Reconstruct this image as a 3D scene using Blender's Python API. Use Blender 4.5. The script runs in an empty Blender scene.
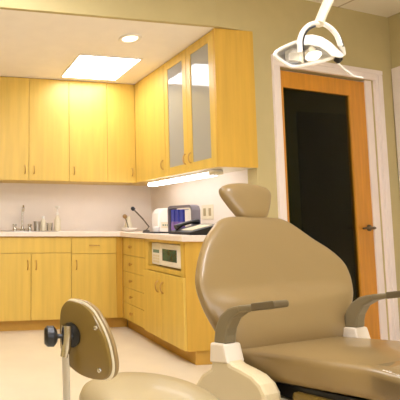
import bpy, bmesh, math, random
from mathutils import Vector, Matrix
random.seed(4)
PI = math.pi
sc = bpy.context.scene
COL = sc.collection

# ------------------------------------------------------------------ camera
cd = bpy.data.cameras.new('camera'); cam = bpy.data.objects.new('camera', cd); COL.objects.link(cam)
sc.camera = cam
YAW, PITCH, ROLL, FPX, CX, CY = -.169, .088, -.006, 441.5, 15.6, 183.2
cd.sensor_width = 36; cd.sensor_fit = 'HORIZONTAL'; cd.lens = FPX/400*36
cd.shift_x = (200-CX)/400; cd.shift_y = -(200-CY)/400
cd.clip_start = .02
F0 = Vector((-math.sin(YAW), math.cos(YAW), 0)); RT = Vector((math.cos(YAW), math.sin(YAW), 0)); UP = Vector((0, 0, 1))
FW = F0*math.cos(PITCH)+UP*math.sin(PITCH); UV = -F0*math.sin(PITCH)+UP*math.cos(PITCH)
r2 = RT*math.cos(ROLL)+UV*-math.sin(ROLL)*-1*-1; u2 = UV*math.cos(ROLL)+RT*math.sin(ROLL)
m = Matrix((r2, u2, -FW)).transposed().to_4x4(); m.translation = Vector((0, 0, 1.0)); cam.matrix_world = m

# ------------------------------------------------------------------ world, exposure
w = bpy.data.worlds.new('world'); sc.world = w; w.use_nodes = True
w.node_tree.nodes['Background'].inputs[0].default_value = (.9, .8, .65, 1); w.node_tree.nodes['Background'].inputs[1].default_value = .02
sc.view_settings.view_transform = 'Standard'; sc.view_settings.look = 'None'; sc.view_settings.gamma = 1
sc.view_settings.exposure = 0.5
L_ROOM, L_PANEL, L_STRIP, L_DOWN, L_HEAD, L_FILL = 13.0, 9.0, 6.0, 2.0, 2.0, 2.4

# ------------------------------------------------------------------ materials
def lin(c):
    return tuple(((v/255)/12.92 if v/255 <= .04045 else ((v/255+.055)/1.055)**2.4) for v in c)+(1,)
def mat(name, c, rough=.5, metal=0, spec=.5, noise=0, nscale=(8, 8, 8), bump=0, bscale=60, coat=0, emit=None, es=0, trans=0, alpha=1, c2=None):
    M_ = bpy.data.materials.new(name); M_.use_nodes = True; nt = M_.node_tree; b = nt.nodes['Principled BSDF']
    b.inputs['Base Color'].default_value = lin(c); b.inputs['Roughness'].default_value = rough; b.inputs['Metallic'].default_value = metal
    b.inputs['Specular IOR Level'].default_value = spec; b.inputs['Coat Weight'].default_value = coat; b.inputs['Coat Roughness'].default_value = .08
    b.inputs['Transmission Weight'].default_value = trans; b.inputs['Alpha'].default_value = alpha
    if emit: b.inputs['Emission Color'].default_value = lin(emit); b.inputs['Emission Strength'].default_value = es
    tc = nt.nodes.new('ShaderNodeTexCoord')
    mp = nt.nodes.new('ShaderNodeMapping'); mp.inputs['Scale'].default_value = nscale; nt.links.new(tc.outputs['Object'], mp.inputs[0])
    n = nt.nodes.new('ShaderNodeTexNoise'); n.inputs['Scale'].default_value = 1; n.inputs['Detail'].default_value = 4; nt.links.new(mp.outputs[0], n.inputs[0])
    mx = nt.nodes.new('ShaderNodeMix'); mx.data_type = 'RGBA'
    k = 1-noise
    mx.inputs['A'].default_value = lin(c2) if c2 else tuple(v*k for v in lin(c)[:3])+(1,)
    mx.inputs['B'].default_value = lin(c) if c2 else tuple(min(1, v*(1+noise*.6)) for v in lin(c)[:3])+(1,)
    rp = nt.nodes.new('ShaderNodeMapRange'); rp.inputs['From Min'].default_value = .3; rp.inputs['From Max'].default_value = .7
    nt.links.new(n.outputs[0], rp.inputs[0]); nt.links.new(rp.outputs[0], mx.inputs['Factor'])
    nt.links.new(mx.outputs['Result'], b.inputs['Base Color'])
    if bump:
        n2 = nt.nodes.new('ShaderNodeTexNoise'); n2.inputs['Scale'].default_value = bscale; nt.links.new(tc.outputs['Object'], n2.inputs[0])
        bp = nt.nodes.new('ShaderNodeBump'); bp.inputs['Strength'].default_value = bump; bp.inputs['Distance'].default_value = .002
        nt.links.new(n2.outputs[0], bp.inputs['Height']); nt.links.new(bp.outputs[0], b.inputs['Normal'])
    return M_
MT = {}
MT['maple'] = mat('maple', (222, 186, 88), .38, noise=.10, nscale=(22, 22, 1.6))
MT['maple_end'] = mat('maple_end', (214, 168, 66), .4, noise=.10, nscale=(22, 22, 1.6))
MT['carcass'] = mat('carcass', (190, 135, 55), .5, noise=.05)
MT['kick'] = mat('kick', (202, 156, 66), .5, noise=.08)
MT['cream_wall'] = mat('cream_wall', (234, 222, 208), .6, noise=.02, bump=.1)
MT['olive'] = mat('olive', (194, 177, 126), .8, noise=.03, bump=.15)
MT['ceiling_low'] = mat('ceiling_low', (250, 243, 235), .8, noise=.02)
MT['white_paint'] = mat('white_paint', (240, 226, 216), .35, noise=.01)
MT['counter'] = mat('counter', (240, 222, 204), .3, noise=.05, nscale=(60, 60, 60))
MT['oak'] = mat('oak', (208, 140, 44), .4, noise=.14, nscale=(26, 26, 2))
MT['vinyl'] = mat('vinyl', (142, 117, 74), .36, coat=.35, noise=.02, bump=.12, bscale=300)
MT['vinyl_lt'] = mat('vinyl_light', (168, 150, 110), .36, coat=.15, noise=.02, bump=.1, bscale=300)
MT['shell'] = mat('shell_brown', (118, 94, 40), .3, noise=.03, coat=.3)
MT['cover'] = mat('cover_cream', (206, 188, 148), .35, noise=.02, coat=.2)
MT['arm'] = mat('arm_grey_brown', (122, 108, 78), .4, noise=.03)
MT['arm_dk'] = mat('arm_dark', (98, 84, 58), .4, noise=.03)
MT['white_pl'] = mat('white_plastic', (240, 234, 224), .3, noise=.01)
MT['cream_pl'] = mat('cream_plastic', (226, 214, 184), .35, noise=.01)
MT['black'] = mat('black', (18, 16, 15), .35, noise=.02)
MT['dark'] = mat('dark_grey', (70, 66, 62), .4, noise=.02)
MT['rack_grey'] = mat('rack_grey', (120, 112, 118), .3, noise=.03)
MT['bracket'] = mat('bracket_white', (226, 212, 190), .3, noise=.01)
MT['chrome'] = mat('chrome', (205, 200, 190), .18, metal=1, noise=.02)
MT['brass'] = mat('pull_metal', (196, 156, 88), .35, metal=.5, noise=.02)
MT['bronze'] = mat('bronze', (110, 96, 74), .35, metal=.8, noise=.02)
MT['blue'] = mat('blue', (48, 58, 160), .4, noise=.05)
MT['purple'] = mat('purple', (120, 88, 160), .4, noise=.05)
MT['brown'] = mat('brown', (140, 105, 50), .5, noise=.1)
MT['steel'] = mat('steel', (190, 186, 178), .28, metal=1, noise=.02)
MT['gdark'] = mat('window_green', (48, 92, 74), .12, noise=.35, nscale=(25, 25, 25), c2=(26, 50, 42))
MT['grey_green'] = mat('button_green', (110, 140, 124), .4, noise=.05)
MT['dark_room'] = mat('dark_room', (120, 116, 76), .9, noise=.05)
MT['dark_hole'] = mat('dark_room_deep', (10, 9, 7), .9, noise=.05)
MT['door_white'] = mat('door_white', (232, 220, 206), .4, noise=.01)
MT['reflector'] = mat('reflector', (244, 236, 222), .2, metal=.3, noise=.02)
def emat(name, c, s):
    return mat(name, c, .5, emit=c, es=s)
MT['e_room'] = emat('glow_room', (246, 247, 255), L_ROOM)
MT['e_panel'] = emat('glow_panel', (246, 247, 255), L_PANEL)
MT['e_strip'] = emat('glow_strip', (246, 247, 255), L_STRIP)
MT['e_fill'] = emat('glow_fill', (240, 244, 255), L_FILL)
MT['e_down'] = emat('glow_down', (255, 238, 214), L_DOWN)
MT['e_head'] = emat('glow_head', (255, 250, 240), L_HEAD)
def glassmat(name, tint, rough, diff, dcol, ior=1.5):
    M_ = bpy.data.materials.new(name); M_.use_nodes = True; nt = M_.node_tree; out = nt.nodes['Material Output']; nt.nodes.remove(nt.nodes['Principled BSDF'])
    t = nt.nodes.new('ShaderNodeBsdfTransparent'); t.inputs[0].default_value = lin(tint)
    d = nt.nodes.new('ShaderNodeBsdfDiffuse'); d.inputs[0].default_value = lin(dcol)
    g = nt.nodes.new('ShaderNodeBsdfGlossy'); g.inputs['Roughness'].default_value = rough; g.inputs[0].default_value = (1, 1, 1, 1)
    a = nt.nodes.new('ShaderNodeMixShader'); a.inputs[0].default_value = diff; nt.links.new(t.outputs[0], a.inputs[1]); nt.links.new(d.outputs[0], a.inputs[2])
    fr = nt.nodes.new('ShaderNodeFresnel'); fr.inputs[0].default_value = ior
    b = nt.nodes.new('ShaderNodeMixShader'); nt.links.new(fr.outputs[0], b.inputs[0]); nt.links.new(a.outputs[0], b.inputs[1]); nt.links.new(g.outputs[0], b.inputs[2])
    nt.links.new(b.outputs[0], out.inputs[0]); return M_
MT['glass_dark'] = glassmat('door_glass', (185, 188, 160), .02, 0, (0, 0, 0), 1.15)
MT['glass_cab'] = glassmat('cabinet_glass', (225, 230, 228), .05, .6, (205, 204, 196))
MT['clear'] = glassmat('clear_plastic', (250, 249, 244), .06, .02, (220, 215, 205), 1.35)
MT['clear_shield'] = glassmat('clear_shield', (246, 244, 238), .05, .10, (230, 225, 215))
# floor: warm polished vinyl; main ceiling: tiles
def floor_mat():
    M_ = mat('floor_vinyl', (238, 224, 196), .22, noise=.05, nscale=(3, 3, 3), bump=.05, bscale=20); return M_
MT['floor'] = floor_mat()
def tile_mat():
    M_ = mat('ceiling_tile', (240, 230, 208), .85, noise=.03, nscale=(90, 90, 90)); nt = M_.node_tree; b = nt.nodes['Principled BSDF']
    tc = nt.nodes.new('ShaderNodeTexCoord'); mp = nt.nodes.new('ShaderNodeMapping'); mp.inputs['Rotation'].default_value = (0, 0, -.143); mp.inputs['Location'].default_value = (-.05, .13, 0)
    nt.links.new(tc.outputs['Object'], mp.inputs[0])
    br = nt.nodes.new('ShaderNodeTexBrick'); br.offset = 0; br.inputs['Scale'].default_value = 1; br.inputs['Brick Width'].default_value = .61; br.inputs['Row Height'].default_value = .61
    br.inputs['Mortar Size'].default_value = .012; br.inputs['Mortar Smooth'].default_value = .2
    br.inputs['Color1'].default_value = lin((240, 230, 208)); br.inputs['Color2'].default_value = lin((236, 226, 204)); br.inputs['Mortar'].default_value = lin((196, 178, 146))
    nt.links.new(mp.outputs[0], br.inputs[0]); nt.links.new(br.outputs[0], b.inputs['Base Color']); return M_
MT['tile'] = tile_mat()

# ------------------------------------------------------------------ mesh helpers
class MB:
    def __init__(s, T=None): s.bm = bmesh.new(); s.T = T or Matrix()
    def v(s, p): return s.bm.verts.new(s.T @ Vector(p))
    def box(s, x0, x1, y0, y1, z0, z1):
        x0, x1 = sorted((x0, x1)); y0, y1 = sorted((y0, y1)); z0, z1 = sorted((z0, z1))
        V = [s.v(p) for p in ((x0, y0, z0), (x1, y0, z0), (x1, y1, z0), (x0, y1, z0), (x0, y0, z1), (x1, y0, z1), (x1, y1, z1), (x0, y1, z1))]
        for f in ((0, 3, 2, 1), (4, 5, 6, 7), (0, 1, 5, 4), (1, 2, 6, 5), (2, 3, 7, 6), (3, 0, 4, 7)): s.bm.faces.new([V[i] for i in f])
        return s
    def prism(s, pts, a, b, f=None):       # pts 2-D outline, extruded between a and b; f(p, q, h) -> 3-D
        f = f or (lambda p, q, h: (p, q, h)); n = len(pts)
        A = [s.v(f(p, q, a)) for p, q in pts]; B = [s.v(f(p, q, b)) for p, q in pts]
        s.bm.faces.new(A); s.bm.faces.new(B[::-1])
        for i in range(n): s.bm.faces.new((A[i], B[i], B[(i+1) % n], A[(i+1) % n]))
        return s
    def rings(s, R, caps=True, closed=False):
        V = [[s.v(p) for p in r] for r in R]; n = len(R[0])
        rng = range(len(V)) if closed else range(len(V)-1)
        for i in rng:
            a, b = V[i], V[(i+1) % len(V)]
            for j in range(n): s.bm.faces.new((a[j], a[(j+1) % n], b[(j+1) % n], b[j]))
        if caps and not closed: s.bm.faces.new(V[0][::-1]); s.bm.faces.new(V[-1])
        return s
    def tube(s, P, r, n=10, closed=False, flat=1, ref=(0, 0, 1)):
        P = [Vector(p) for p in P]; R = []; k = len(P)
        for i, p in enumerate(P):
            a = P[(i-1) % k] if (i or closed) else P[0]; b = P[(i+1) % k] if (i < k-1 or closed) else P[-1]
            t = (b-a).normalized(); q = Vector(ref)
            if abs(t.dot(q)) > .95: q = Vector((0, 1, 0)) if abs(t.y) < .9 else Vector((1, 0, 0))
            e = t.cross(q).normalized(); g = e.cross(t); rr = r[i] if isinstance(r, (list, tuple)) else r
            R.append([p+e*math.cos(2*PI*j/n)*rr+g*math.sin(2*PI*j/n)*rr*flat for j in range(n)])
        return s.rings(R, closed=closed)
    def lathe(s, prof, c=(0, 0, 0), n=24, ax=None):   # prof [(r, h)]
        ax = Vector(ax or (0, 0, 1)).normalized(); c = Vector(c)
        q = Vector((1, 0, 0)) if abs(ax.x) < .9 else Vector((0, 1, 0)); e = ax.cross(q).normalized(); g = ax.cross(e)
        return s.rings([[c+ax*h+(e*math.cos(2*PI*j/n)+g*math.sin(2*PI*j/n))*max(r, 1e-4) for j in range(n)] for r, h in prof])
    def build(s, name, material, parent=None, smooth=False, bevel=0, label=None, subd=0):
        bmesh.ops.recalc_face_normals(s.bm, faces=s.bm.faces)
        me = bpy.data.meshes.new(name); s.bm.to_mesh(me); s.bm.free()
        o = bpy.data.objects.new(name, me); COL.objects.link(o); me.materials.append(MT[material])
        if smooth:
            for p in me.polygons: p.use_smooth = True
            e = o.modifiers.new('ES', 'EDGE_SPLIT'); e.split_angle = math.radians(40)
        if bevel:
            b = o.modifiers.new('B', 'BEVEL'); b.width = bevel; b.segments = 2; b.limit_method = 'ANGLE'
        if parent: o.parent = parent
        if label: o['label'] = label
        return o
def tag(o, label, cat, group=None):
    o['label'] = label; o['category'] = cat
    if group: o['group'] = group
    return o
def thing(name, label, cat, loc=(0, 0, 0), rz=0, group=None):
    o = bpy.data.objects.new(name, None); COL.objects.link(o); o.location = loc; o.rotation_euler = (0, 0, rz); o.empty_display_size = .1
    return tag(o, label, cat, group)
def struct(o): o['kind'] = 'structure'; return o
def copy_tree(o, parent=None):
    c = o.copy(); COL.objects.link(c)
    if parent: c.parent = parent
    for ch in list(o.children): copy_tree(ch, c)
    return c
def smooth_loop(P, n):                       # closed Catmull-Rom, resampled to n points
    k = len(P); out = []
    for i in range(k):
        p0, p1, p2, p3 = (Vector(P[(i+j-1) % k]) for j in range(4))
        for a in range(16):
            t = a/16; out.append(.5*((2*p1)+(p2-p0)*t+(2*p0-5*p1+4*p2-p3)*t*t+(3*p1-p0-3*p2+p3)*t**3))
    L = [0]
    for i in range(len(out)): L.append(L[-1]+(out[(i+1) % len(out)]-out[i]).length)
    R = []; i = 0
    for a in range(n):
        d = L[-1]*a/n
        while L[i+1] < d: i += 1
        q = (d-L[i])/max(1e-9, L[i+1]-L[i]); R.append(out[i].lerp(out[(i+1) % len(out)], q))
    return R
def pillow(mb, outline, c, hf, hb, fn, p=3.0, rings=11):
    # outline (u, t) loop about c; hf / hb bulge to the front / back; fn(u, t, h) -> 3-D
    c = Vector(c); R = []
    S = [math.sin(PI/2*i/rings) for i in range(1, rings+1)]
    def pt(q, s_, h): w_ = c+(q-c)*s_; return fn(w_.x, w_.y, h)
    for s_ in S: R.append([pt(q, s_, hf*(max(0, 1-s_**p))**(1/p)) for q in outline])
    for s_ in S[::-1][1:]: R.append([pt(q, s_, -hb*(max(0, 1-s_**p))**(1/p)) for q in outline])
    mb.rings([[Vector(v_) for v_ in r] for r in R]); return mb

# ------------------------------------------------------------------ the room
XR, YB, YE, ZT, ZB, ZC = 2.356, 4.671, 2.972, 2.482, 1.419, 2.839
XL, YF, XRR = -1.7, -1.6, 3.912
DW = .143
def slab(name, m_, x0, x1, y0, y1, z0, z1): return struct(MB().box(x0, x1, y0, y1, z0, z1).build(name, m_))
slab('floor', 'floor', XL-.1, 5.8, YF-.1, 6.0, -.1, 0)
slab('wall_left', 'olive', XL-.1, XL, YF, 6.0, 0, ZC)
slab('wall_front', 'olive', XL, XRR, YF-.1, YF, 0, ZC)
slab('wall_back', 'cream_wall', XL, XR, YB, YB+.1, 0, ZT)
slab('wall_alcove', 'cream_wall', XR, XR+.05, YE+.02, YB+.1, 0, ZT)
slab('wall_right', 'olive', XRR, XRR+.1, YF, 3.196, 0, ZC)
struct(MB().prism([(XL, YE-.03), (2.03, YE-.03), (2.04, YE+.01), (XR, YE+.01), (XR, YB+.1), (XL, YB+.1)], ZT, ZT+.05).build('ceiling_alcove', 'ceiling_low'))
slab('wall_header', 'olive', XL, 2.03, YE-.06, YE-.03, ZT, ZC)
struct(MB().prism([(XL-.1, YF-.1), (XRR+.1, YF-.1), (XRR+.1, 3.3), (XRR, 3.3), (2.1, 3.0), (XL-.1, 2.98)], ZC, ZC+.1).build('ceiling', 'tile'))
# the door wall, in its own frame: x along the wall, y into the wall
DWM = Matrix.Translation((2.356, 2.972-.012, 0)) @ Matrix.Rotation(DW, 4, 'Z')
b = MB(DWM)
T0, T1, D0, D1, DZ = 0, 1.572, .252, 1.315, 2.235
b.box(T0, D0, 0, .09, 0, ZC).box(D1, T1, 0, .09, 0, ZC).box(D0, D1, 0, .09, DZ, ZC)
struct(b.build('wall_door_side', 'olive'))
struct(MB(DWM).box(-.33, 0, 0, .06, ZT+.001, ZC).build('wall_header', 'olive'))
b = MB(DWM)                                      # casing and jamb round the wooden door
b.box(.185, .252, -.022, 0, 0, 2.235).box(1.315, 1.40, -.022, 0, 0, 2.235).box(.185, 1.40, -.022, 0, 2.235, 2.325)
b.box(1.345, 1.395, -.03, -.022, 0, 2.28).box(.185, 1.40, -.03, -.022, 2.285, 2.32)
struct(b.build('trim_1', 'white_paint', bevel=.003))
b = MB(DWM); b.box(1.24, 1.315, .012, .09, 0, 2.235).box(.252, 1.24, .05, .09, 2.222, 2.235)
struct(b.build('trim_2', 'white_paint'))
dr = bpy.data.objects.new('door_1', None); COL.objects.link(dr); dr.matrix_world = DWM; struct(dr)
b = MB(); b.box(.254, .322, .02, .06, .008, 2.22).box(1.055, 1.238, .02, .06, .008, 2.22).box(.322, 1.055, .02, .06, 2.085, 2.22).box(.322, 1.055, .02, .06, .008, .26)
b.build('door_frame', 'oak', dr, bevel=.002)
MB().box(.322, 1.055, .035, .043, .26, 2.085).build('glass_pane', 'glass_dark', dr)
b = MB(); b.lathe([(.0, -.004), (.027, -.004), (.027, .008), (.012, .012), (.012, .045), (0, .045)], (1.185, .02, .97), 16, (0, -1, 0))
b.tube([(1.185, -.028, .97), (1.15, -.03, .972), (1.10, -.028, .97), (1.06, -.022, .966)], [.011, .010, .009, .008], 8)
b.build('door_handle', 'bronze', dr, smooth=True)
# dim corridor seen through the glass
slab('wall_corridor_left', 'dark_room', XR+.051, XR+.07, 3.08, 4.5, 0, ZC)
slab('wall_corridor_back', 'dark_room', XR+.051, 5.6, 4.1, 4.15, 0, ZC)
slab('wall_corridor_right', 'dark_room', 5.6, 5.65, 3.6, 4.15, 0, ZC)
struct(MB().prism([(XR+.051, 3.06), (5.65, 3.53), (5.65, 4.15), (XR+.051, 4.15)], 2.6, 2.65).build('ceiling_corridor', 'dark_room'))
slab('dark_opening', 'dark_hole', 3.76, 5.3, 4.07, 4.098, 0, 2.2)  # near-black sheet, its colour stands for the dark of an unlit doorway
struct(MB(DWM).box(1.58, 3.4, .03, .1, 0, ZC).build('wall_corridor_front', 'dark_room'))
cl_ = bpy.data.lights.new('corridor_fill', 'AREA'); cl_.energy = 2.5; cl_.size = .3; cl_.color = (1, .95, .8)  # bare area light added to lift the corridor behind the glass
co = bpy.data.objects.new('corridor_fill', cl_); COL.objects.link(co); co.location = (2.75, 3.6, 2.55)
# cased white door on the right wall
b = MB(); b.box(XRR-.022, XRR, 3.09, 3.175, 0, 2.27).box(XRR-.022, XRR, 2.15, 2.235, 0, 2.27).box(XRR-.022, XRR, 2.15, 3.175, 2.27, 2.365)
struct(b.build('trim_3', 'white_paint', bevel=.003))
d2 = bpy.data.objects.new('door_2', None); COL.objects.link(d2); struct(d2)
MB().box(XRR-.012, XRR, 2.235, 3.09, .01, 2.27).build('door_leaf', 'door_white', d2)
b = MB(); b.lathe([(.025, 0), (.025, .008), (.01, .012), (.01, .035), (.026, .045), (.02, .06), (0, .062)], (XRR-.012, 2.32, .97), 14, (-1, 0, 0)); b.build('door_handle', 'bronze', d2, smooth=True)
# added fill glow behind the viewer, built as a framed window
wn = bpy.data.objects.new('fill_window', None); COL.objects.link(wn); struct(wn)
MB().box(-.5, 2.7, YF, YF+.01, .9, 2.2).build('glass_pane', 'e_fill', wn)
MB().box(-.58, -.5, YF, YF+.03, .82, 2.28).box(2.7, 2.78, YF, YF+.03, .82, 2.28).box(-.5, 2.7, YF, YF+.03, .82, .9).box(-.5, 2.7, YF, YF+.03, 2.2, 2.28).box(1.06, 1.14, YF+.01, YF+.03, .9, 2.2).build('fill_frame', 'white_paint', wn)
# baseboard on the right of the door
struct(MB(DWM).box(1.40, 1.565, -.012, 0, 0, .1).build('baseboard_door_side', 'white_paint'))

# ------------------------------------------------------------------ lights in the ceilings
for i, (x, y, nm) in enumerate(((.3, .3, 'added unseen ceiling light panel with white frame over the near left of the room'), (2.3, .3, 'added unseen ceiling light panel with white frame above the far end of the dental chair'), (.3, 1.9, 'added unseen ceiling light panel with white frame between stool and kitchen counter'))):
    t = thing('ceiling_light', nm, 'ceiling light', (x, y, ZC), 0, 'added main ceiling light panels')  # out-of-view panels added to light the room
    MB().box(-.32, -.29, -.62, .62, -.02, 0).box(.29, .32, -.62, .62, -.02, 0).box(-.29, .29, -.62, -.59, -.02, 0).box(-.29, .29, .59, .62, -.02, 0).build('frame', 'white_pl', t)
    MB().box(-.29, .29, -.59, .59, -.014, -.004).build('diffuser', 'e_room', t)
t = thing('ceiling_light', 'bright square light panel in the low ceiling in front of the wall cabinets', 'ceiling light', (1.48, 3.94, ZT))
b = MB(); b.box(-.3, -.285, -.31, .31, -.008, 0).box(.285, .3, -.31, .31, -.008, 0).box(-.285, .285, -.31, -.295, -.008, 0).box(-.285, .285, .295, .31, -.008, 0).build('frame', 'white_pl', t)
MB().box(-.285, .285, -.295, .295, -.006, -.001).build('diffuser', 'e_panel', t)
t = thing('recessed_downlight', 'small round downlight with white rim in the low ceiling', 'ceiling light', (1.479, 3.235, ZT))
MB().lathe([(.092, 0), (.092, -.006), (.085, -.012), (.066, -.010), (.062, -.002), (.066, 0)], n=32).build('trim_ring', 'white_pl', t, smooth=True)
MB().lathe([(.061, -.001), (.061, -.004), (.03, -.009), (0, -.010)], n=28).build('lamp_lens', 'e_down', t, smooth=True)

# ------------------------------------------------------------------ cabinets
def pull(parent, loc, horiz=False, face='y', s=1.0):
    """small bow pull on a front that faces -y or -x"""
    P = []
    for i in range(9):
        a = PI*i/8; P.append((-math.cos(a)*.042*s, -math.sin(a)*.024))
    if face == 'y': Q = [(loc[0]+(p if horiz else 0), loc[1]+q, loc[2]+(0 if horiz else p)) for p, q in P]
    else: Q = [(loc[0]+q, loc[1]+(p if horiz else 0), loc[2]+(0 if horiz else p)) for p, q in P]
    return MB().tube(Q, .0055, 8, ref=(1, 0, 0) if face == 'y' else (0, 1, 0)).build('handle', 'brass', parent, smooth=True)
def knob(parent, loc):
    return MB().lathe([(.006, 0), (.006, .014), (.014, .018), (.014, .026), (.008, .030), (0, .030)], loc, 14, (-1, 0, 0)).build('knob', 'brass', parent, smooth=True)
G = .0018
# --- wall cabinets on the back wall (front y = 4.341)
YU = 4.341
def upper_back(x0, x1, doors, label, xr=None):
    t = thing('wall_cabinet', label, 'cabinet', ((x0+x1)/2, YB, ZB)); ox, oy, oz = t.location
    MB().box(x0-ox+.001, (xr or x1)-ox-.001, YU+.021-oy, -.001, 0, ZT-.001-oz).build('body', 'maple', t)
    for a, c, hx in doors:
        d = MB().box(a-ox+G, c-ox-G, YU-oy, YU+.02-oy, .002, ZT-.006-oz).build('door', 'maple', t, bevel=.002)
        pull(d, (hx-ox, YU-oy, 1.53-oz), s=.95)
    return t
upper_back(.02, .452, [(.02, .452, .40)], 'maple wall cabinet at far left, single door, beyond the sink cabinet')
upper_back(.452, 1.298, [(.452, .875, .836), (.875, 1.298, .930)], 'pale maple wall cabinet above the sink with paired door handles')
upper_back(1.298, 2.026, [(1.298, 1.713, 1.349), (1.713, 2.0255, 1.981)], 'brightly lit maple wall cabinet in the corner under the light panel', xr=2.024)
# --- wall cabinets on the alcove wall (front x = 2.026)
XU = 2.026
t = thing('wall_cabinet', 'maple wall cabinet with one solid door beside the glass doors', 'cabinet', (XR, 4.02, ZB)); ox, oy, oz = t.location
MB().box(XU+.021-ox, -.001, 3.722-oy, YB-.002-oy, 0, ZT-.001-oz).build('body', 'maple', t)
d = MB().box(XU-ox, XU+.02-ox, 3.722-oy+G, YU-.0005-oy, .002, ZT-.006-oz).build('door', 'maple', t, bevel=.002)
pull(d, (XU-ox, 3.768-oy, 1.535-oz), face='x')
t = thing('wall_cabinet', 'maple wall cabinet with two glass doors, at the open end of the run', 'cabinet', (XR, 3.35, ZB)); ox, oy, oz = t.location
YN = 2.945
b = MB(); b.box(XU+.021-ox, -.001, 3.703-oy, 3.72-oy, 0, ZT-.001-oz).box(XU+.021-ox, -.001, YN+.02-oy, 3.703-oy, 0, .018).box(XU+.021-ox, -.001, YN+.02-oy, 3.703-oy, ZT-.02-oz, ZT-.001-oz).box(-.012, -.001, YN+.02-oy, 3.703-oy, .018, ZT-.02-oz)
b.build('body', 'cream_pl', t)
MB().box(XU+.001-ox, .0-.001, YN-oy, YN+.02-oy, 0, ZT-.001-oz).build('end_panel', 'maple_end', t, label='deeper yellow maple end panel')
for z in (1.72, 2.02, 2.26): MB().box(XU+.04-ox, -.013, YN+.022-oy, 3.70-oy, z-oz, z+.015-oz).build('shelf', 'cream_pl', t)
def glass_door(y0, y1, hy):
    a, c = y0+G-oy, y1-G-oy; z0, z1 = .002, ZT-.006-oz; f = .062
    d = MB().box(XU-ox, XU+.02-ox, a, a+f, z0, z1).box(XU-ox, XU+.02-ox, c-f, c, z0, z1).box(XU-ox, XU+.02-ox, a+f, c-f, z0, z0+.075).box(XU-ox, XU+.02-ox, a+f, c-f, z1-.075, z1).build('door', 'maple', t, bevel=.002)
    MB().box(XU+.007-ox, XU+.012-ox, a+f, c-f, z0+.075, z1-.075).build('glass_pane', 'glass_cab', d)
    pull(d, (XU-ox, hy-oy, 1.535-oz), face='x')
glass_door(3.345, 3.72, 3.385); glass_door(YN+.02, 3.345, 3.305)
for j, (y, z, h_, r_, m_) in enumerate(((3.60, 1.437, .13, .035, 'white_pl'), (3.48, 1.437, .10, .04, 'cream_pl'), (3.16, 1.437, .15, .04, 'white_pl'), (3.56, 1.735, .12, .045, 'white_pl'), (3.15, 1.735, .10, .05, 'cream_pl'))):
    tag(MB().lathe([(0, 0), (r_, 0), (r_, h_*.8), (r_*.7, h_*.9), (r_*.7, h_), (0, h_)], (0, 0, 0), 16).build('jar', m_, smooth=True), ['pale jar behind the farther glass door, on the cabinet floor at its far side', 'pale jar behind the farther glass door, on the cabinet floor nearer the handle', 'pale jar behind the nearer glass door, on the cabinet floor', 'pale jar behind the farther glass door, on the middle shelf', 'pale jar behind the nearer glass door, on the middle shelf'][j], 'jar', 'jars in the glass cabinet').location = (2.2, y, z)
# --- under-cabinet light
t = thing('cabinet_light', 'long glowing white strip light under the glass cabinets', 'light', (2.13, 3.66, ZB))
MB().box(-.055, .04, -.56, .53, -.018, -.001).build('housing', 'white_pl', t, bevel=.003)
MB().box(-.052, .032, -.50, .525, -.046, -.018).build('diffuser', 'e_strip', t, bevel=.006)
MB().box(-.05, .03, -.58, -.503, -.042, -.018).build('end_cap', 'cream_pl', t, bevel=.004)

# --- base cabinets on the back wall (front y = 4.05)
YBF, KT, CT = 4.05, .10, .868
def base_back(x0, x1, label):
    t = thing('base_cabinet', label, 'cabinet', ((x0+x1)/2, YB, 0)); ox, oy, oz = t.location
    b = MB()
    b.box(x0-ox+.001, x1-ox-.001, YBF+.021-oy, -.002, KT, .70).box(x0-ox+.001, x1-ox-.001, YBF+.021-oy, YBF+.04-oy, .70, CT-.001)
    b.build('body', 'carcass', t)
    MB().box(x0-ox+.001, x1-ox-.001, YBF+.07-oy, -.002, .001, KT).build('kick_board', 'kick', t)
    return t
def fr_y(t, x0, x1, z0, z1, name, m_='maple'):
    ox, oy, oz = t.location
    return MB().box(x0-ox+G, x1-ox-G, YBF-oy, YBF+.02-oy, z0+G, z1-G).build(name, m_, t, bevel=.002)
t = base_back(-.35, .43, 'maple base cabinet at far left beyond the sink cabinet')
fr_y(t, -.35, .43, .715, .862, 'drawer'); d = fr_y(t, -.35, .04, .103, .715, 'door'); d = fr_y(t, .04, .43, .103, .715, 'door')
t = base_back(.43, 1.228, 'maple sink base cabinet with plain false front over two doors'); ox, oy, oz = t.location
fr_y(t, .43, 1.228, .715, .862, 'front_panel')
d = fr_y(t, .43, .841, .103, .715, 'door'); pull(d, (.808-ox, YBF-oy, .606))
d = fr_y(t, .841, 1.228, .103, .715, 'door'); pull(d, (.888-ox, YBF-oy, .606))
t = base_back(1.228, 1.736, 'maple base cabinet left of the corner, one drawer over one door'); ox, oy, oz = t.location
d = fr_y(t, 1.228, 1.675, .705, .862, 'drawer'); pull(d, (1.455-ox, YBF-oy, .785), horiz=True, s=1.15)
d = fr_y(t, 1.228, 1.675, .103, .705, 'door'); pull(d, (1.275-ox, YBF-oy, .602))
MB().box(1.736-ox, 1.805-ox, YBF+.07-oy, YBF+.09-oy, .001, KT).build('kick_return', 'kick', t)
MB().box(1.677-ox, 1.735-ox, YBF+.006-oy, YBF+.02-oy, .103, .862).build('filler_strip', 'maple_end', t)
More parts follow.
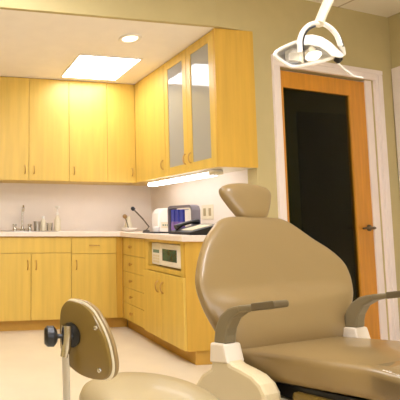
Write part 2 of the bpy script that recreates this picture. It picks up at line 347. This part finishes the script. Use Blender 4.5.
# --- base cabinets on the alcove wall (front x = 1.736)
XBF = 1.736
def kick_x(t, y0, y1):
    ox, oy, oz = t.location; MB().box(XBF+.07-ox, -.002, y0-oy+.001, y1-oy-.001, .001, KT).build('kick_board', 'kick', t)
def fr_x(t, y0, y1, z0, z1, name, m_='maple'):
    ox, oy, oz = t.location
    return MB().box(XBF-ox, XBF+.02-ox, y0-oy+G, y1-oy-G, z0+G, z1-G).build(name, m_, t, bevel=.002)
t = thing('drawer_cabinet', 'narrow maple base unit with five small drawers beside the corner', 'cabinet', (XR, 3.8, 0)); ox, oy, oz = t.location
MB().box(XBF-ox, XBF+.02-ox, 4.031-oy, YBF+.004-oy, .103, .862).build('filler_strip', 'maple_end', t)
MB().box(XBF+.021-ox, -.002, 3.572-oy, YBF+.018-oy, KT, CT-.001).build('body', 'carcass', t); kick_x(t, 3.572, YBF+.06)
zz = [.103, .255, .398, .545, .70, .862]
for k in range(5):
    d = fr_x(t, 3.572, 4.03, zz[k], zz[k+1], 'drawer'); knob(d, (XBF-ox, 3.845-oy, (zz[k]+zz[k+1])/2))
t = thing('microwave_cabinet', 'maple base unit with an open microwave niche over two doors', 'cabinet', (XR, 3.27, 0)); ox, oy, oz = t.location
YM0, YM1, YEB = 2.965, 3.57, 2.945
b = MB(); b.box(XBF+.001-ox, -.002, 3.515-oy, YM1-oy-.001, KT, CT-.001).box(XBF+.001-ox, -.002, YM0-oy, 3.005-oy, KT, CT-.001)
b.box(XBF+.001-ox, -.002, 3.005-oy, 3.515-oy, .615, .648).box(XBF+.001-ox, -.002, 3.005-oy, 3.515-oy, .845, CT-.001).box(-.02, -.002, 3.005-oy, 3.515-oy, .648, .845).box(XBF+.021-ox, -.03, 3.005-oy, 3.515-oy, KT, .12)
b.build('body', 'maple', t); kick_x(t, YEB+.012, YM1)
MB().box(XBF+.001-ox, -.002, YEB-oy, YM0-oy, KT, CT-.001).build('end_panel', 'maple_end', t, label='deeper yellow maple end panel')
d = MB().box(XBF-.02-ox, XBF-ox, 3.275-oy+G, YM1-oy-G, .103, .61).build('door', 'maple', t, bevel=.002); pull(d, (XBF-.02-ox, 3.315-oy, .50), face='x')
d = MB().box(XBF-.02-ox, XBF-ox, YEB-oy+G, 3.275-oy-G, .103, .61).build('door', 'maple', t, bevel=.002); pull(d, (XBF-.02-ox, 3.235-oy, .50), face='x')
# microwave
t = thing('microwave_oven', 'white microwave oven in the niche under the counter', 'microwave', (XBF+.245, 3.268, .6485)); t.scale = (1, 1.1, 1.03)
MB().box(-.2, .2, -.215, .215, .008, .185).build('body', 'white_pl', t, bevel=.008)
for x in (-.16, .16):
    for y in (-.18, .18): MB().lathe([(.012, 0), (.012, .009)], (x, y, -.0003), 10).build('foot', 'dark', t)
dd = MB().box(-.219, -.201, -.213, .075, .012, .182).build('door', 'white_pl', t, bevel=.005)
MB().box(-.2215, -.219, -.15, .045, .052, .142).build('window', 'gdark', dd, label='dark green microwave window')
cp = MB().box(-.217, -.201, .08, .213, .012, .182).build('control_panel', 'white_pl', t, bevel=.003)
MB().box(-.219, -.217, .10, .19, .105, .13).build('display', 'grey_green', cp)
for k in range(3):
    for j in range(3): MB().box(-.219, -.217, .10+.033*k, .125+.033*k, .03+.022*j, .045+.022*j).build('button', 'cream_pl', cp)

# --- countertop and its low upstand
b = MB(); b.prism([(-.4, YB-.002), (-.4, 4.022), (1.70, 4.022), (1.704, 4.02), (1.704, 2.92), (XR-.002, 2.92), (XR-.002, YB-.002)], CT, .91)
o = b.build('countertop', 'counter', bevel=.006); tag(o, 'continuous pinkish cream corner countertop over the maple base units', 'countertop')

# sink, faucet and the little things on the counter
t = thing('sink', 'shallow steel sink rim let into the counter beneath the tall faucet', 'sink', (.85, 4.31, .910))
b = MB(); P = smooth_loop([(-.25, -.17), (.25, -.17), (.25, .17), (-.25, .17)], 40)
b.rings([[(p.x*s_, p.y*s_, z) for p in P] for s_, z in ((1, 0), (1, .004), (.93, .005), (.9, .002), (.86, .0012))]); b.build('rim', 'steel', t, smooth=True)
MB().lathe([(.03, .0013), (.03, .003), (0, .003)], (0, 0, 0), 16).build('drain', 'dark', t)
t = thing('faucet', 'tall slim gooseneck faucet standing behind the sink', 'faucet', (.85, 4.55, .910))
MB().lathe([(.028, 0), (.028, .012), (.016, .02), (.013, .05), (0, .05)]).build('base', 'chrome', t, smooth=True)
P = [(0, 0, .04), (0, 0, .2)]+[(0, -.045+.045*math.cos(a), .215+.045*math.sin(a)) for a in [PI*k/10 for k in range(11)]]+[(0, -.09, .19)]
MB().tube(P, .009, 10).build('spout', 'chrome', t, smooth=True)
for s_ in (-1, 1):
    h_ = MB().tube([(s_*.02, 0, .02), (s_*.08, 0, .02)], .007, 8).build('valve_arm', 'chrome', t, smooth=True)
    MB().lathe([(.02, 0), (.02, .03), (.012, .045), (.022, .055), (.022, .068), (0, .07)], (s_*.08, 0, 0), 14).build('handle', 'chrome', t, smooth=True)
t = thing('tumbler', 'short greyish tumbler just right of the faucet', 'cup', (.995, 4.5, .910)); MB().lathe([(0, 0), (.03, 0), (.036, .10), (.033, .10), (.028, .006), (0, .006)]).build('glass', 'steel', t, smooth=True)
t = thing('lotion_bottle', 'small cream bottle between the tumbler and the tall white dispenser', 'bottle', (1.062, 4.5, .910))
MB().lathe([(0, 0), (.025, 0), (.027, .01), (.027, .10), (.012, .125), (.012, .135), (0, .135)]).build('body', 'cream_pl', t, smooth=True)
MB().lathe([(.014, .13), (.014, .155), (0, .156)]).build('cap', 'white_pl', t, smooth=True)
t = thing('soap_dispenser', 'tall white pump dispenser on the counter, right of the sink', 'bottle', (1.215, 4.5, .910))
MB().lathe([(0, 0), (.032, 0), (.034, .01), (.034, .12), (.014, .15), (.012, .17), (0, .17)]).build('body', 'cream_pl', t, smooth=True)
b = MB(); b.lathe([(.015, .165), (.015, .19), (.006, .195), (.006, .235), (.022, .24), (.026, .262), (0, .264)]); b.box(-.012, .012, -.055, 0, .24, .258); b.build('pump', 'white_pl', t, smooth=True)
t = thing('tumbler', 'small clear tumbler leaning close to the left of the white pump dispenser', 'cup', (1.13, 4.5, .910)); MB().lathe([(0, 0), (.026, 0), (.032, .085), (.029, .085), (.024, .006), (0, .006)]).build('glass', 'clear', t, smooth=True)
# corner
t = thing('dish', 'low white dish at the counter corner under the brown-headed brush', 'dish', (1.93, 4.32, .910))
MB().lathe([(0, 0), (.04, 0), (.075, .028), (.08, .04), (.073, .038), (.04, .01), (0, .01)]).build('bowl', 'white_pl', t, smooth=True)
t = thing('brush', 'slim brush with brown head standing in the white dish', 'brush', (1.925, 4.32, .9215))
MB().tube([(0, 0, 0), (-.012, 0, .06), (-.035, 0, .13)], .006, 8).build('handle', 'bronze', t, smooth=True)
MB().lathe([(.008, 0), (.02, .012), (.024, .03), (.012, .045), (0, .047)], (-.033, 0, .122), 12, (-.3, 0, 1)).build('bristles', 'brown', t, smooth=True)
t = thing('bud_vase', 'little pale yellow vase behind the white dish', 'vase', (1.99, 4.47, .910))
MB().lathe([(0, 0), (.03, 0), (.045, .05), (.022, .12), (.028, .16), (.022, .16), (.016, .12), (0, .11)]).build('body', 'cream_pl', t, smooth=True)
t = thing('gooseneck_lamp', 'slim dark arm with a black tip leaning left of the white machine', 'lamp', (2.11, 4.3, .910))
MB().lathe([(0, 0), (.035, 0), (.033, .012), (.01, .02), (0, .02)]).build('base', 'dark', t, smooth=True)
MB().tube([(0, 0, .018), (.03, 0, .05), (-.03, 0, .125), (-.135, 0, .228)], .0075, 8).build('arm', 'bronze', t, smooth=True)
MB().lathe([(.008, 0), (.02, .008), (.02, .032), (.012, .042), (0, .043)], (-.128, 0, .220), 12, (-.7, 0, .7)).build('lamp_head', 'black', t, smooth=True)
t = thing('water_flosser', 'rounded white countertop machine in the corner beside the blue packets', 'appliance', (2.225, 4.17, .910))
P = smooth_loop([(-.085, 0), (-.085, .12), (-.075, .2), (-.03, .24), (.03, .24), (.075, .2), (.085, .12), (.085, 0)], 40)
P = [(-.085, 0), (-.088, .12), (-.08, .185), (-.055, .225), (-.02, .24), (.02, .24), (.055, .225), (.08, .185), (.088, .12), (.085, 0)]
MB().prism(P, -.07, .07, lambda p, q, h: (p, h, q)).build('body', 'white_pl', t, bevel=.012)
MB().box(-.055, .055, -.0735, -.0705, .04, .10).build('panel', 'cream_pl', t)
for k in range(4): MB().lathe([(.008, 0), (.008, .004), (0, .004)], (-.036+.024*k, -.0735, .07), 10, (0, -1, 0)).build('button', 'grey_green', t)
# rack with blue packets
t = thing('supply_rack', 'arched grey rack with a white side, holding blue packets', 'rack', (2.14, 3.64, .910))
P = [(-.205, .0), (-.205, .205), (-.19, .235), (-.16, .248), (.16, .248), (.19, .24), (.205, .22), (.205, 0)]; Pi = [(-.185, .012), (-.185, .2), (-.175, .218), (-.155, .226), (.155, .226), (.175, .22), (.187, .208), (.187, .012)]
b = MB(); n = 8
A = [b.v((-.038, p, q)) for p, q in P]; Ai = [b.v((-.038, p, q)) for p, q in Pi]; B = [b.v((.038, p, q)) for p, q in P]; Bi = [b.v((.038, p, q)) for p, q in Pi]
for i in range(n):
    j = (i+1) % n
    b.bm.faces.new((A[i], A[j], Ai[j], Ai[i])); b.bm.faces.new((B[i], Bi[i], Bi[j], B[j])); b.bm.faces.new((A[i], B[i], B[j], A[j])); b.bm.faces.new((Ai[i], Ai[j], Bi[j], Bi[i]))
b.build('frame', 'rack_grey', t)
MB().box(.031, .037, -.184, .184, .014, .20).build('back_panel', 'cream_pl', t)
MB().box(-.035, .03, -.183, -.085, .0125, .205).build('side_compartment', 'white_pl', t, bevel=.003, label='white side compartment')
for k, (yy, m_, lb) in enumerate(((.125, 'blue', 'farthest blue packet in the arched grey rack'), (.055, 'blue', 'middle blue packet in the arched grey rack'), (-.022, 'blue', 'nearest blue packet in the arched grey rack, by its white side'))):
    p = thing('packet', lb, 'packet', (2.14, 3.64+yy, .9225), 0, 'packets in the grey rack')
    MB().box(-.033, .027, -.029, .029, .09, .20).build('upper_half', 'blue', p, bevel=.003)
    MB().box(-.034, .028, -.030, .030, .0, .09).build('lower_half', 'purple', p, bevel=.003, label='purple lower half')
# telephone
t = thing('desk_telephone', 'flat black desk telephone by the open end of the counter', 'telephone', (2.0, 3.26, .910), 0)
MB().prism([(-.13, .0), (-.13, .022), (.12, .085), (.14, .085), (.14, 0)], -.17, .15, lambda p, q, h: (p, h, q)).build('body', 'black', t, bevel=.004)
def onslope(x): return .022+(x+.13)*.252
b = MB(); b.tube([(-.095, .10, onslope(-.095)+.022), (-.03, .10, onslope(-.03)+.034), (.05, .10, onslope(.05)+.034), (.11, .10, onslope(.11)+.02)], [.024, .016, .016, .024], 10); b.build('handset', 'black', t, smooth=True)
MB(Matrix.Translation((0, 0, onslope(0)+.0005)) @ Matrix.Rotation(-math.atan(.252), 4, 'Y')).box(-.09, .09, -.12, .04, 0, .003).build('keypad', 'cream_pl', t, label='pale key area')
tag(MB().box(-.1, .06, -.11, .11, 0, .012).build('tray', 'black', bevel=.003), 'thin black tray lying in front of the arched grey rack', 'tray').location = (1.93, 3.70, .910)
tag(MB().lathe([(0, 0), (.03, 0), (.036, .03), (.03, .045), (0, .045)]).build('bowl', 'white_pl', smooth=True), 'small white pot resting on the thin black tray', 'pot').location = (1.93, 3.74, .922)
# outlet plates
t = thing('wall_outlet', 'wide cream double outlet plate on the wall above the telephone', 'outlet', (XR, 3.6, 1.10))
MB().box(-.006, -.0002, -.085, .085, -.065, .065).build('plate', 'cream_pl', t, bevel=.002)
for y in (-.04, .04):
    r_ = MB().box(-.009, -.006, y-.017, y+.017, -.034, .034).build('socket', 'vinyl_lt', t)

# ------------------------------------------------------------------ dental chair
W = Vector((.97969, .20051, 0)); FA = Vector((.20051, -.97969, 0)); CM = Vector((1.33318, 1.50913, 0))
CR = Matrix((W, FA, UP)).transposed().to_4x4()    # local x = across (u), y = forward (d), z = up ... left-handed, so meshes get their normals recalculated
def cl(u, d, z): return Vector((W*u+FA*d)+UP*z)
ch = thing('dental_chair', 'tan vinyl dental chair with winged backrest and grey-brown armrests', 'dental chair', (CM.x, CM.y, 0))
RA = math.radians(20); BV = -FA*math.sin(RA)+UP*math.cos(RA); NV = FA*math.cos(RA)+UP*math.sin(RA)
EYE = Vector((0, 0, 1))-CM
def back_off(P, k=1.045): return EYE+(P-EYE)*k      # the back sits a hand's width behind the arm posts
B0 = UP*.55-FA*.004
out = [(.24, -.01), (.30, .055), (.345, .11), (.385, .16), (.408, .205), (.415, .25), (.41, .29), (.385, .33), (.35, .365), (.30, .403), (.25, .447), (.205, .482), (.155, .502), (.06, .508), (-.023, .509), (-.12, .507), (-.183, .493), (-.235, .46), (-.298, .412), (-.36, .344), (-.4, .287), (-.42, .25), (-.426, .214), (-.418, .145), (-.391, .076), (-.35, .01), (-.28, -.03), (-.1, -.04), (.12, -.035)]
def backf(u, t, h):
    sm = min(1, max(0, (.225-t)/.075)); sm = sm*sm*(3-2*sm); lo = min(1, max(0, (t+.02)/.10))
    k = .2*u*u+(.040*sm*(.35+.65*lo*(2-lo))*max(0, 1-(u/.42)**4)-.004)*(1 if h > 0 else 0)*min(1, max(0, h)/.03)
    return back_off(B0+W*(u if u > 0 else u*.968)+BV*t+NV*(h+k-.004))
b = MB(); pillow(b, smooth_loop(out, 110), (0, .23), .034, .05, backf, p=3.2, rings=16); b.build('backrest', 'vinyl', ch, smooth=True)
out2 = [((u)*.88, .23+(t-.23)*.88) for u, t in out]
b = MB(); pillow(b, smooth_loop(out2, 80), (0, .23), .0, .075, lambda u, t, h: back_off(B0+W*u+BV*t+NV*(h+.2*u*u-.02)), p=4, rings=8); b.build('back_shell', 'cover', ch, smooth=True)
# headrest and its post
hd = [(-.074, 0), (0, -.006), (.056, 0), (.088, .032), (.118, .078), (.134, .115), (.118, .142), (.06, .157), (-.01, .163), (-.08, .157), (-.135, .142), (-.15, .118), (-.134, .08), (-.104, .032)]
H0 = B0+W*.035+BV*.505
b = MB(); pillow(b, smooth_loop(hd, 64), (0, .08), .035, .04, lambda u, t, h: back_off(H0+W*u+BV*t+NV*(h-.01+.3*u*u)), p=2.6, rings=12)
hr = b.build('headrest', 'vinyl', ch, smooth=True)
H0 = back_off(H0)
b = MB(); b.tube([H0+BV*-.06-NV*.05, H0+BV*.07-NV*.05], .014, 10); b.build('post', 'chrome', hr, smooth=True); b = MB(); b.tube([H0+W*.1+BV*-.03-NV*.03, H0+W*.1+BV*.006-NV*.03], .008, 8); b.build('post', 'chrome', hr, smooth=True)
# seat cushion: profile along d, rounded cross-section
def seat_top(d):
    if d < .40: return .552+.16*max(d, -.1)
    x = d-.40; return .616+.10*x-.75*x*x
R = []
def seat_ring(d, s_w=1.0, drop=0, th=.088):
    z1 = seat_top(d)-drop; z0 = seat_top(d)-th+drop; hw = .285*s_w; r_ = .022; P = []
    for cx_, cz_, a0 in ((hw-r_, z1-r_, 0), (-hw+r_, z1-r_, 90), (-hw+r_, z0+r_, 180), (hw-r_, z0+r_, 270)):
        for k in range(5):
            a = math.radians(a0+22.5*k); P.append((cx_+r_*math.cos(a), cz_+r_*math.sin(a)))
    # add points across the top for a soft crown
    return [cl(u, d, z+(.008*(1-(u/hw)**2) if z > (z1+z0)/2 else 0)) for u, z in P]
ds = [(-.13, .95, .018), (-.12, .97, .006), (-.09, .98, 0), (-.05, .99, 0)]+[(-.01+.03*k, 1, 0) for k in range(16)]+[(.47+.03*k, 1-.006*k, 0) for k in range(9)]+[(.735, .93, .008), (.745, .90, .02)]
b = MB(); b.rings([seat_ring(*q) for q in ds]); b.build('seat', 'vinyl', ch, smooth=True)
# clear cover over the foot end
def cov_ring(d, s_w=1.0):
    z1 = seat_top(d)+.009; z0 = z1-.08; hw = .294*s_w; r_ = .024; P = []
    for cx_, cz_, a0 in ((hw-r_, z1-r_, 0), (-hw+r_, z1-r_, 90)):
        for k in range(6): a = math.radians(a0+18*k); P.append((cx_+r_*math.cos(a), cz_+r_*math.sin(a)))
    P = [(hw, z0)]+P+[(-hw, z0)]; Pi = [(u*.99, z-.002) for u, z in P]
    return [cl(u, d, z+.010*(1-(u/hw)**2)*(1 if z > z0+.02 else 0)+.0018*math.sin(d*90+u*30)) for u, z in P]
b = MB(); CV = [[b.v(p) for p in cov_ring(.43+.0175*k)] for k in range(19)]
for i in range(18):
    for j in range(len(CV[0])-1): b.bm.faces.new((CV[i][j], CV[i][j+1], CV[i+1][j+1], CV[i+1][j]))
b.build('foot_cover', 'clear', ch, smooth=True, label='clear plastic foot cover')
# under-frame painted black for the shaded gap, cream lower shroud, column, base plate
def slabch(u0, u1, prof, name, m_, bev=0, **k):
    return MB().prism(prof, u0, u1, lambda p, q, h: cl(h, p, q)).build(name, m_, ch, bevel=bev, **k)
slabch(-.265, .265, [(-.03, .44), (.72, .47), (.72, .50), (.40, .522), (-.03, .46)], 'dark_gap_frame', 'black')
slabch(-.285, .285, [(.19, .32), (.19, .478), (.30, .492), (.50, .505), (.74, .47), (.74, .40), (.45, .30)], 'shroud', 'shell', .012, label='brown lower shroud')
hs = [(-.031, .578), (.018, .586), (.027, .545), (.045, .528), (.085, .524), (.128, .517), (.160, .499), (.176, .474), (.178, .44), (.165, .36), (.12, .25), (-.10, .24), (-.135, .33), (-.125, .40), (-.085, .455), (-.040, .49), (-.034, .53)]
for s_ in (-1, 1):
    slabch(s_*.305, s_*.380, hs, 'side_housing', 'cover', .014, label='cream plastic side housing')
for s_ in (-1, 1):
    slabch(s_*.303, s_*.383, [(-.035, .580), (.024, .588), (.040, .528), (-.040, .510)], 'arm_bracket', 'bracket', .006, label='off-white arm bracket')
slabch(-.297, .297, [(-.04, .25), (-.04, .43), (.19, .44), (.19, .25)], 'hinge_block', 'cover', .01)
slabch(-.12, .12, [(-.02, .06), (.05, .25), (.20, .25), (.32, .06)], 'lift_column', 'cover', .01)
slabch(-.24, .24, [(-.25, .0), (-.25, .045), (-.18, .062), (.55, .062), (.62, .045), (.62, 0)], 'base_plate', 'arm', .01)
# armrests
def arm(s_):
    u0, u1 = s_*.318, s_*.372
    post = [(-.031, .579), (.022, .587), (.024, .615), (.030, .640), (.050, .678), (.084, .704), (.110, .714), (.108, .734), (.088, .729), (.058, .720), (.036, .710), (.004, .682), (-.011, .658), (-.022, .630)]
    a = slabch(u0, u1, post, 'armrest_post', 'arm', .007)
    tp = slabch(s_*.312, s_*.378, [(.085, .706), (.143, .7235), (.143, .742), (.080, .7275)], 'arm_pad', 'arm', .006)
    tp.parent = a
    tp = slabch(s_*.312, s_*.378, [(.135, .7195), (.14, .7205), (.216, .743), (.221, .748), (.221, .762), (.214, .7655), (.135, .7445)], 'arm_tip', 'arm_dk', .005, label='darker arm tip')
    tp.parent = a
arm(-1); arm(1)

# ------------------------------------------------------------------ stool
st = thing('dental_stool', 'round tan stool with a small brown-shelled backrest', 'stool', (.66, 1.35, 0))
MB().lathe([(0, .395), (.15, .395), (.195, .40), (.214, .418), (.218, .440), (.210, .458), (.190, .469), (.12, .475), (0, .477)], n=64).build('seat', 'vinyl_lt', st, smooth=True)
MB().lathe([(0, .375), (.16, .375), (.18, .394), (0, .3945)], n=32).build('seat_pan', 'black', st, smooth=True)
MB().lathe([(.028, .06), (.028, .25), (.02, .25), (.02, .376), (0, .376)], n=16).build('column', 'chrome', st, smooth=True)
for k in range(5):
    a = 2*PI*k/5+.3; c_, s_ = math.cos(a), math.sin(a)
    lg = MB().tube([(c_*.02, s_*.02, .10), (c_*.15, s_*.15, .085), (c_*.24, s_*.24, .07)], [.024, .02, .015], 10).build('leg', 'black', st, smooth=True)
    MB().lathe([(.0, -.012), (.022, -.010), (.025, -.004), (.025, .004), (.022, .010), (0, .012)], (c_*.24, s_*.24, .0265), 14, (-s_, c_, 0)).build('caster', 'black', lg, smooth=True)
    MB().tube([(c_*.24, s_*.24, .03), (c_*.24, s_*.24, .07)], .006, 6).build('caster_stem', 'chrome', lg)
PC = Vector((.432-.66, 1.264-1.35, .66)); ang = math.radians(30)
DD = Vector((math.cos(ang), math.sin(ang), 0)); WP = Vector((DD.y, -DD.x, 0))
pl = [(-.097, .084), (-.078, .099), (-.05, .1), (-.02, .097), (.012, .083), (.035, .062), (.055, .038), (.072, .010), (.083, -.02), (.089, -.052), (.084, -.077), (.066, -.092), (.033, -.1), (-.0, -.103), (-.035, -.1), (-.066, -.09), (-.092, -.074), (-.107, -.048), (-.111, -.01), (-.111, .035), (-.107, .066)]
pl = [(u*1.0 if u < 0 else u*.93, t*1.03) for u, t in pl]
def plf(u, t, h): return PC+WP*u+UP*t+DD*(-h+.25*u*u*0-.0)
b = MB(); pillow(b, smooth_loop(pl, 72), (-.01, 0), .008, .012, lambda u, t, h: PC+WP*u+UP*t-DD*h, p=5, rings=8); b.build('back_shell', 'shell', st, smooth=True, label='glossy olive brown back shell')
b = MB(); pillow(b, smooth_loop([(u*1.035, t*1.035) for u, t in pl], 72), (-.01, 0), .003, .003, lambda u, t, h: PC+WP*u+UP*t-DD*(h-.0125), p=6, rings=6); b.build('piping', 'cream_pl', st, smooth=True, label='cream piping')
b = MB(); pillow(b, smooth_loop([(u*1.03, t*1.03) for u, t in pl], 72), (-.01, 0), .012, .018, lambda u, t, h: PC+WP*u+UP*t-DD*(h-.028), p=3, rings=8); b.build('back_cushion', 'vinyl', st, smooth=True)
for u, t in ((.036, .042), (.048, -.072)):
    MB().lathe([(.007, .0), (.006, .003), (0, .004)], PC+WP*u+UP*t-DD*.008, 12, -DD).build('screw', 'chrome', st, smooth=True)
K0 = PC+WP*-.058+UP*.005-DD*.009
MB().lathe([(.036, 0), (.036, .008), (.018, .014), (.015, .03), (0, .03)], K0+DD*.004, 18, -DD).build('mount_disc', 'black', st, smooth=True)
b = MB(); b.tube([K0-DD*.018+UP*.03, K0-DD*.02+UP*.0, K0-DD*.022-UP*.035, K0-DD*.03-UP*.06], [.016, .018, .015, .012], 12); b.build('bracket', 'chrome', st, smooth=True)
kn = MB(); kn.lathe([(.006, -.03), (.007, .015), (.014, .016), (.022, .02), (.030, .027), (.030, .045), (.022, .054), (0, .055)], K0-DD*.028-RT*.006, 18, -RT); kn.build('knob', 'black', st, smooth=True)
br = [K0-DD*.026-UP*.04, K0-DD*.024-UP*.08, K0-DD*.022-UP*.13, K0-DD*.02-UP*.20, K0-DD*.012-UP*.26, K0+DD*.03-UP*.288, Vector((-.12, -.03, .382)), Vector((-.03, 0, .372))]
MB().tube(br, .0135, 12, flat=.55, ref=tuple(DD)).build('back_bar', 'steel', st, smooth=True)

# ------------------------------------------------------------------ overhead operating light (plane y = 1.45)
lt = thing('operating_light', 'white dental operating light with ring yoke hanging before the door', 'dental light', (1.45, 1.45, ZC))
LO = Vector((1.45, 1.45, ZC))
def lp(x, z, y=0): f_ = (1.45+y)/1.45; return Vector((x*f_, 1.45+y, 1+(z-1)*f_))-LO
rim = [(1.250, 1.646), (1.258, 1.634), (1.312, 1.604), (1.33, 1.602), (1.42, 1.622), (1.50, 1.648), (1.512, 1.664), (1.49, 1.700), (1.46, 1.712), (1.365, 1.704), (1.335, 1.697), (1.27, 1.665)]
RL = smooth_loop(rim, 60)
def rimy(x): return -(x-1.37)*.15
b = MB(); b.tube([lp(p.x, p.y, rimy(p.x)) for p in RL], .0065, 8, closed=True, ref=(0, 1, 0)); b.build('shield_rim', 'white_pl', lt, smooth=True)
c0 = Vector((1.40, 1.662))
def shr(s_, y): return [lp(c0.x+(p.x-c0.x)*s_, c0.y+(p.y-c0.y)*s_, rimy(p.x)+y) for p in RL]
b = MB(); b.rings([shr(.97, .0), shr(.6, -.012), shr(.2, -.018), shr(.02, -.019)], caps=False); b.build('shield', 'clear_shield', lt, smooth=True)
# rear bowl
b = MB(); RR = [shr(s_, y) for s_, y in ((.95, .004), (.93, .03), (.8, .06), (.5, .085), (.05, .095))]
RI = [shr(s_, y) for s_, y in ((.05, .086), (.48, .078), (.76, .054), (.88, .028), (.91, .004))]
b.rings(RR+RI, caps=False, closed=True); b.build('housing', 'white_pl', lt, smooth=True)
for (xa, xb, za, zb_) in ((1.30, 1.375, 1.625, 1.672), (1.405, 1.475, 1.648, 1.690)):
    pass
b = MB(); b.rings([[lp(1.335+.040*a_*q, 1.645+.028*c_*q, y) for a_, c_ in ((-1, -1), (1, -1), (1, 1), (.0, 1.2), (-1, .6))] for q, y in ((.6, .005), (1, .03), (1.0, .06))]); b.build('reflector', 'reflector', lt, smooth=False)
b = MB(); b.lathe([(.034, -.0), (.03, .018), (.018, .03), (0, .034)], lp(1.425, 1.660, .02), 24, (-.25, .9, -.15)); b.build('reflector_bowl', 'reflector', lt, smooth=True)
MB(Matrix.Translation(lp(1.420, 1.652, .010)) @ Matrix.Rotation(-.3, 4, 'Y') @ Matrix.Diagonal((1.25, 1, .62, 1))).lathe([(0, -.02), (.020, -.016), (.029, 0), (.020, .014), (0, .018)], (0, 0, 0), 20, (-.1, 1, 0)).build('bulb', 'e_head', lt, smooth=True)
# hood that arches over the bowl to the pointed right end
hood = [(1.345, 1.69), (1.35, 1.712), (1.38, 1.730), (1.42, 1.738), (1.465, 1.732), (1.505, 1.712), (1.545, 1.678), (1.562, 1.662), (1.548, 1.652), (1.505, 1.654), (1.480, 1.674), (1.450, 1.690), (1.40, 1.694), (1.365, 1.690)]
MB().prism(hood, -.040, .055, lambda p, q, h: lp(p, q, h)).build('hood', 'white_pl', lt, bevel=.008)
b = MB(); b.lathe([(.008, 0), (.014, .008), (.015, .022), (.006, .034), (0, .036)], lp(1.532, 1.664, -.01), 14, (-.1, -.1, -1)); b.build('switch_knob', 'black', lt, smooth=True)
# yoke ring
def ring(rx, rz, cx_, cz_, a0, a1, n=24): return [lp(cx_+rx*math.cos(math.radians(a0+(a1-a0)*k/n)), cz_+rz*math.sin(math.radians(a0+(a1-a0)*k/n)), -.045) for k in range(n+1)]
yk = [lp(1.362, 1.662, -.04)]+ring(.092, .098, 1.454, 1.69, 175, 10)+[lp(1.555, 1.69, -.03), lp(1.557, 1.668, -.01)]
MB().tube(yk, .0085, 10, ref=(0, 1, 0)).build('yoke', 'white_pl', lt, smooth=True)
yi = [lp(1.375, 1.670, -.043)]+ring(.080, .085, 1.454, 1.69, 172, 104, 12)
b = MB(); b.tube(yi, .0045, 8, ref=(0, 1, 0)); b.build('yoke_lining', 'black', lt, smooth=True); b = MB(); b.tube(ring(.102, .1, 1.454, 1.69, 62, 5, 12), .0045, 8, ref=(0, 1, 0)); b.build('yoke_lining', 'black', lt, smooth=True)
b = MB(); b.tube([lp(1.452, 1.782, -.045), lp(1.475, 1.83, -.04), lp(1.512, 1.90, -.02), lp(1.62, 2.10, .03), lp(1.75, 2.30, .08)], [.017, .017, .019, .02, .02], 12); b.build('arm', 'cream_pl', lt, smooth=True)
b = MB(); b.tube([lp(1.75, 2.28, .08), lp(1.75, ZC-.03, .08)], .024, 14); b.lathe([(.07, 0), (.07, -.02), (.03, -.04), (0, -.04)], lp(1.75, ZC, .08), 24); b.build('ceiling_post', 'cream_pl', lt, smooth=True)
b = MB(); b.tube([lp(1.530, 1.630, -.01), lp(1.56, 1.605, -.01), lp(1.60, 1.582, -.01), lp(1.64, 1.578, -.01)], .0035, 8); b.build('shield_latch', 'white_pl', lt, smooth=True)
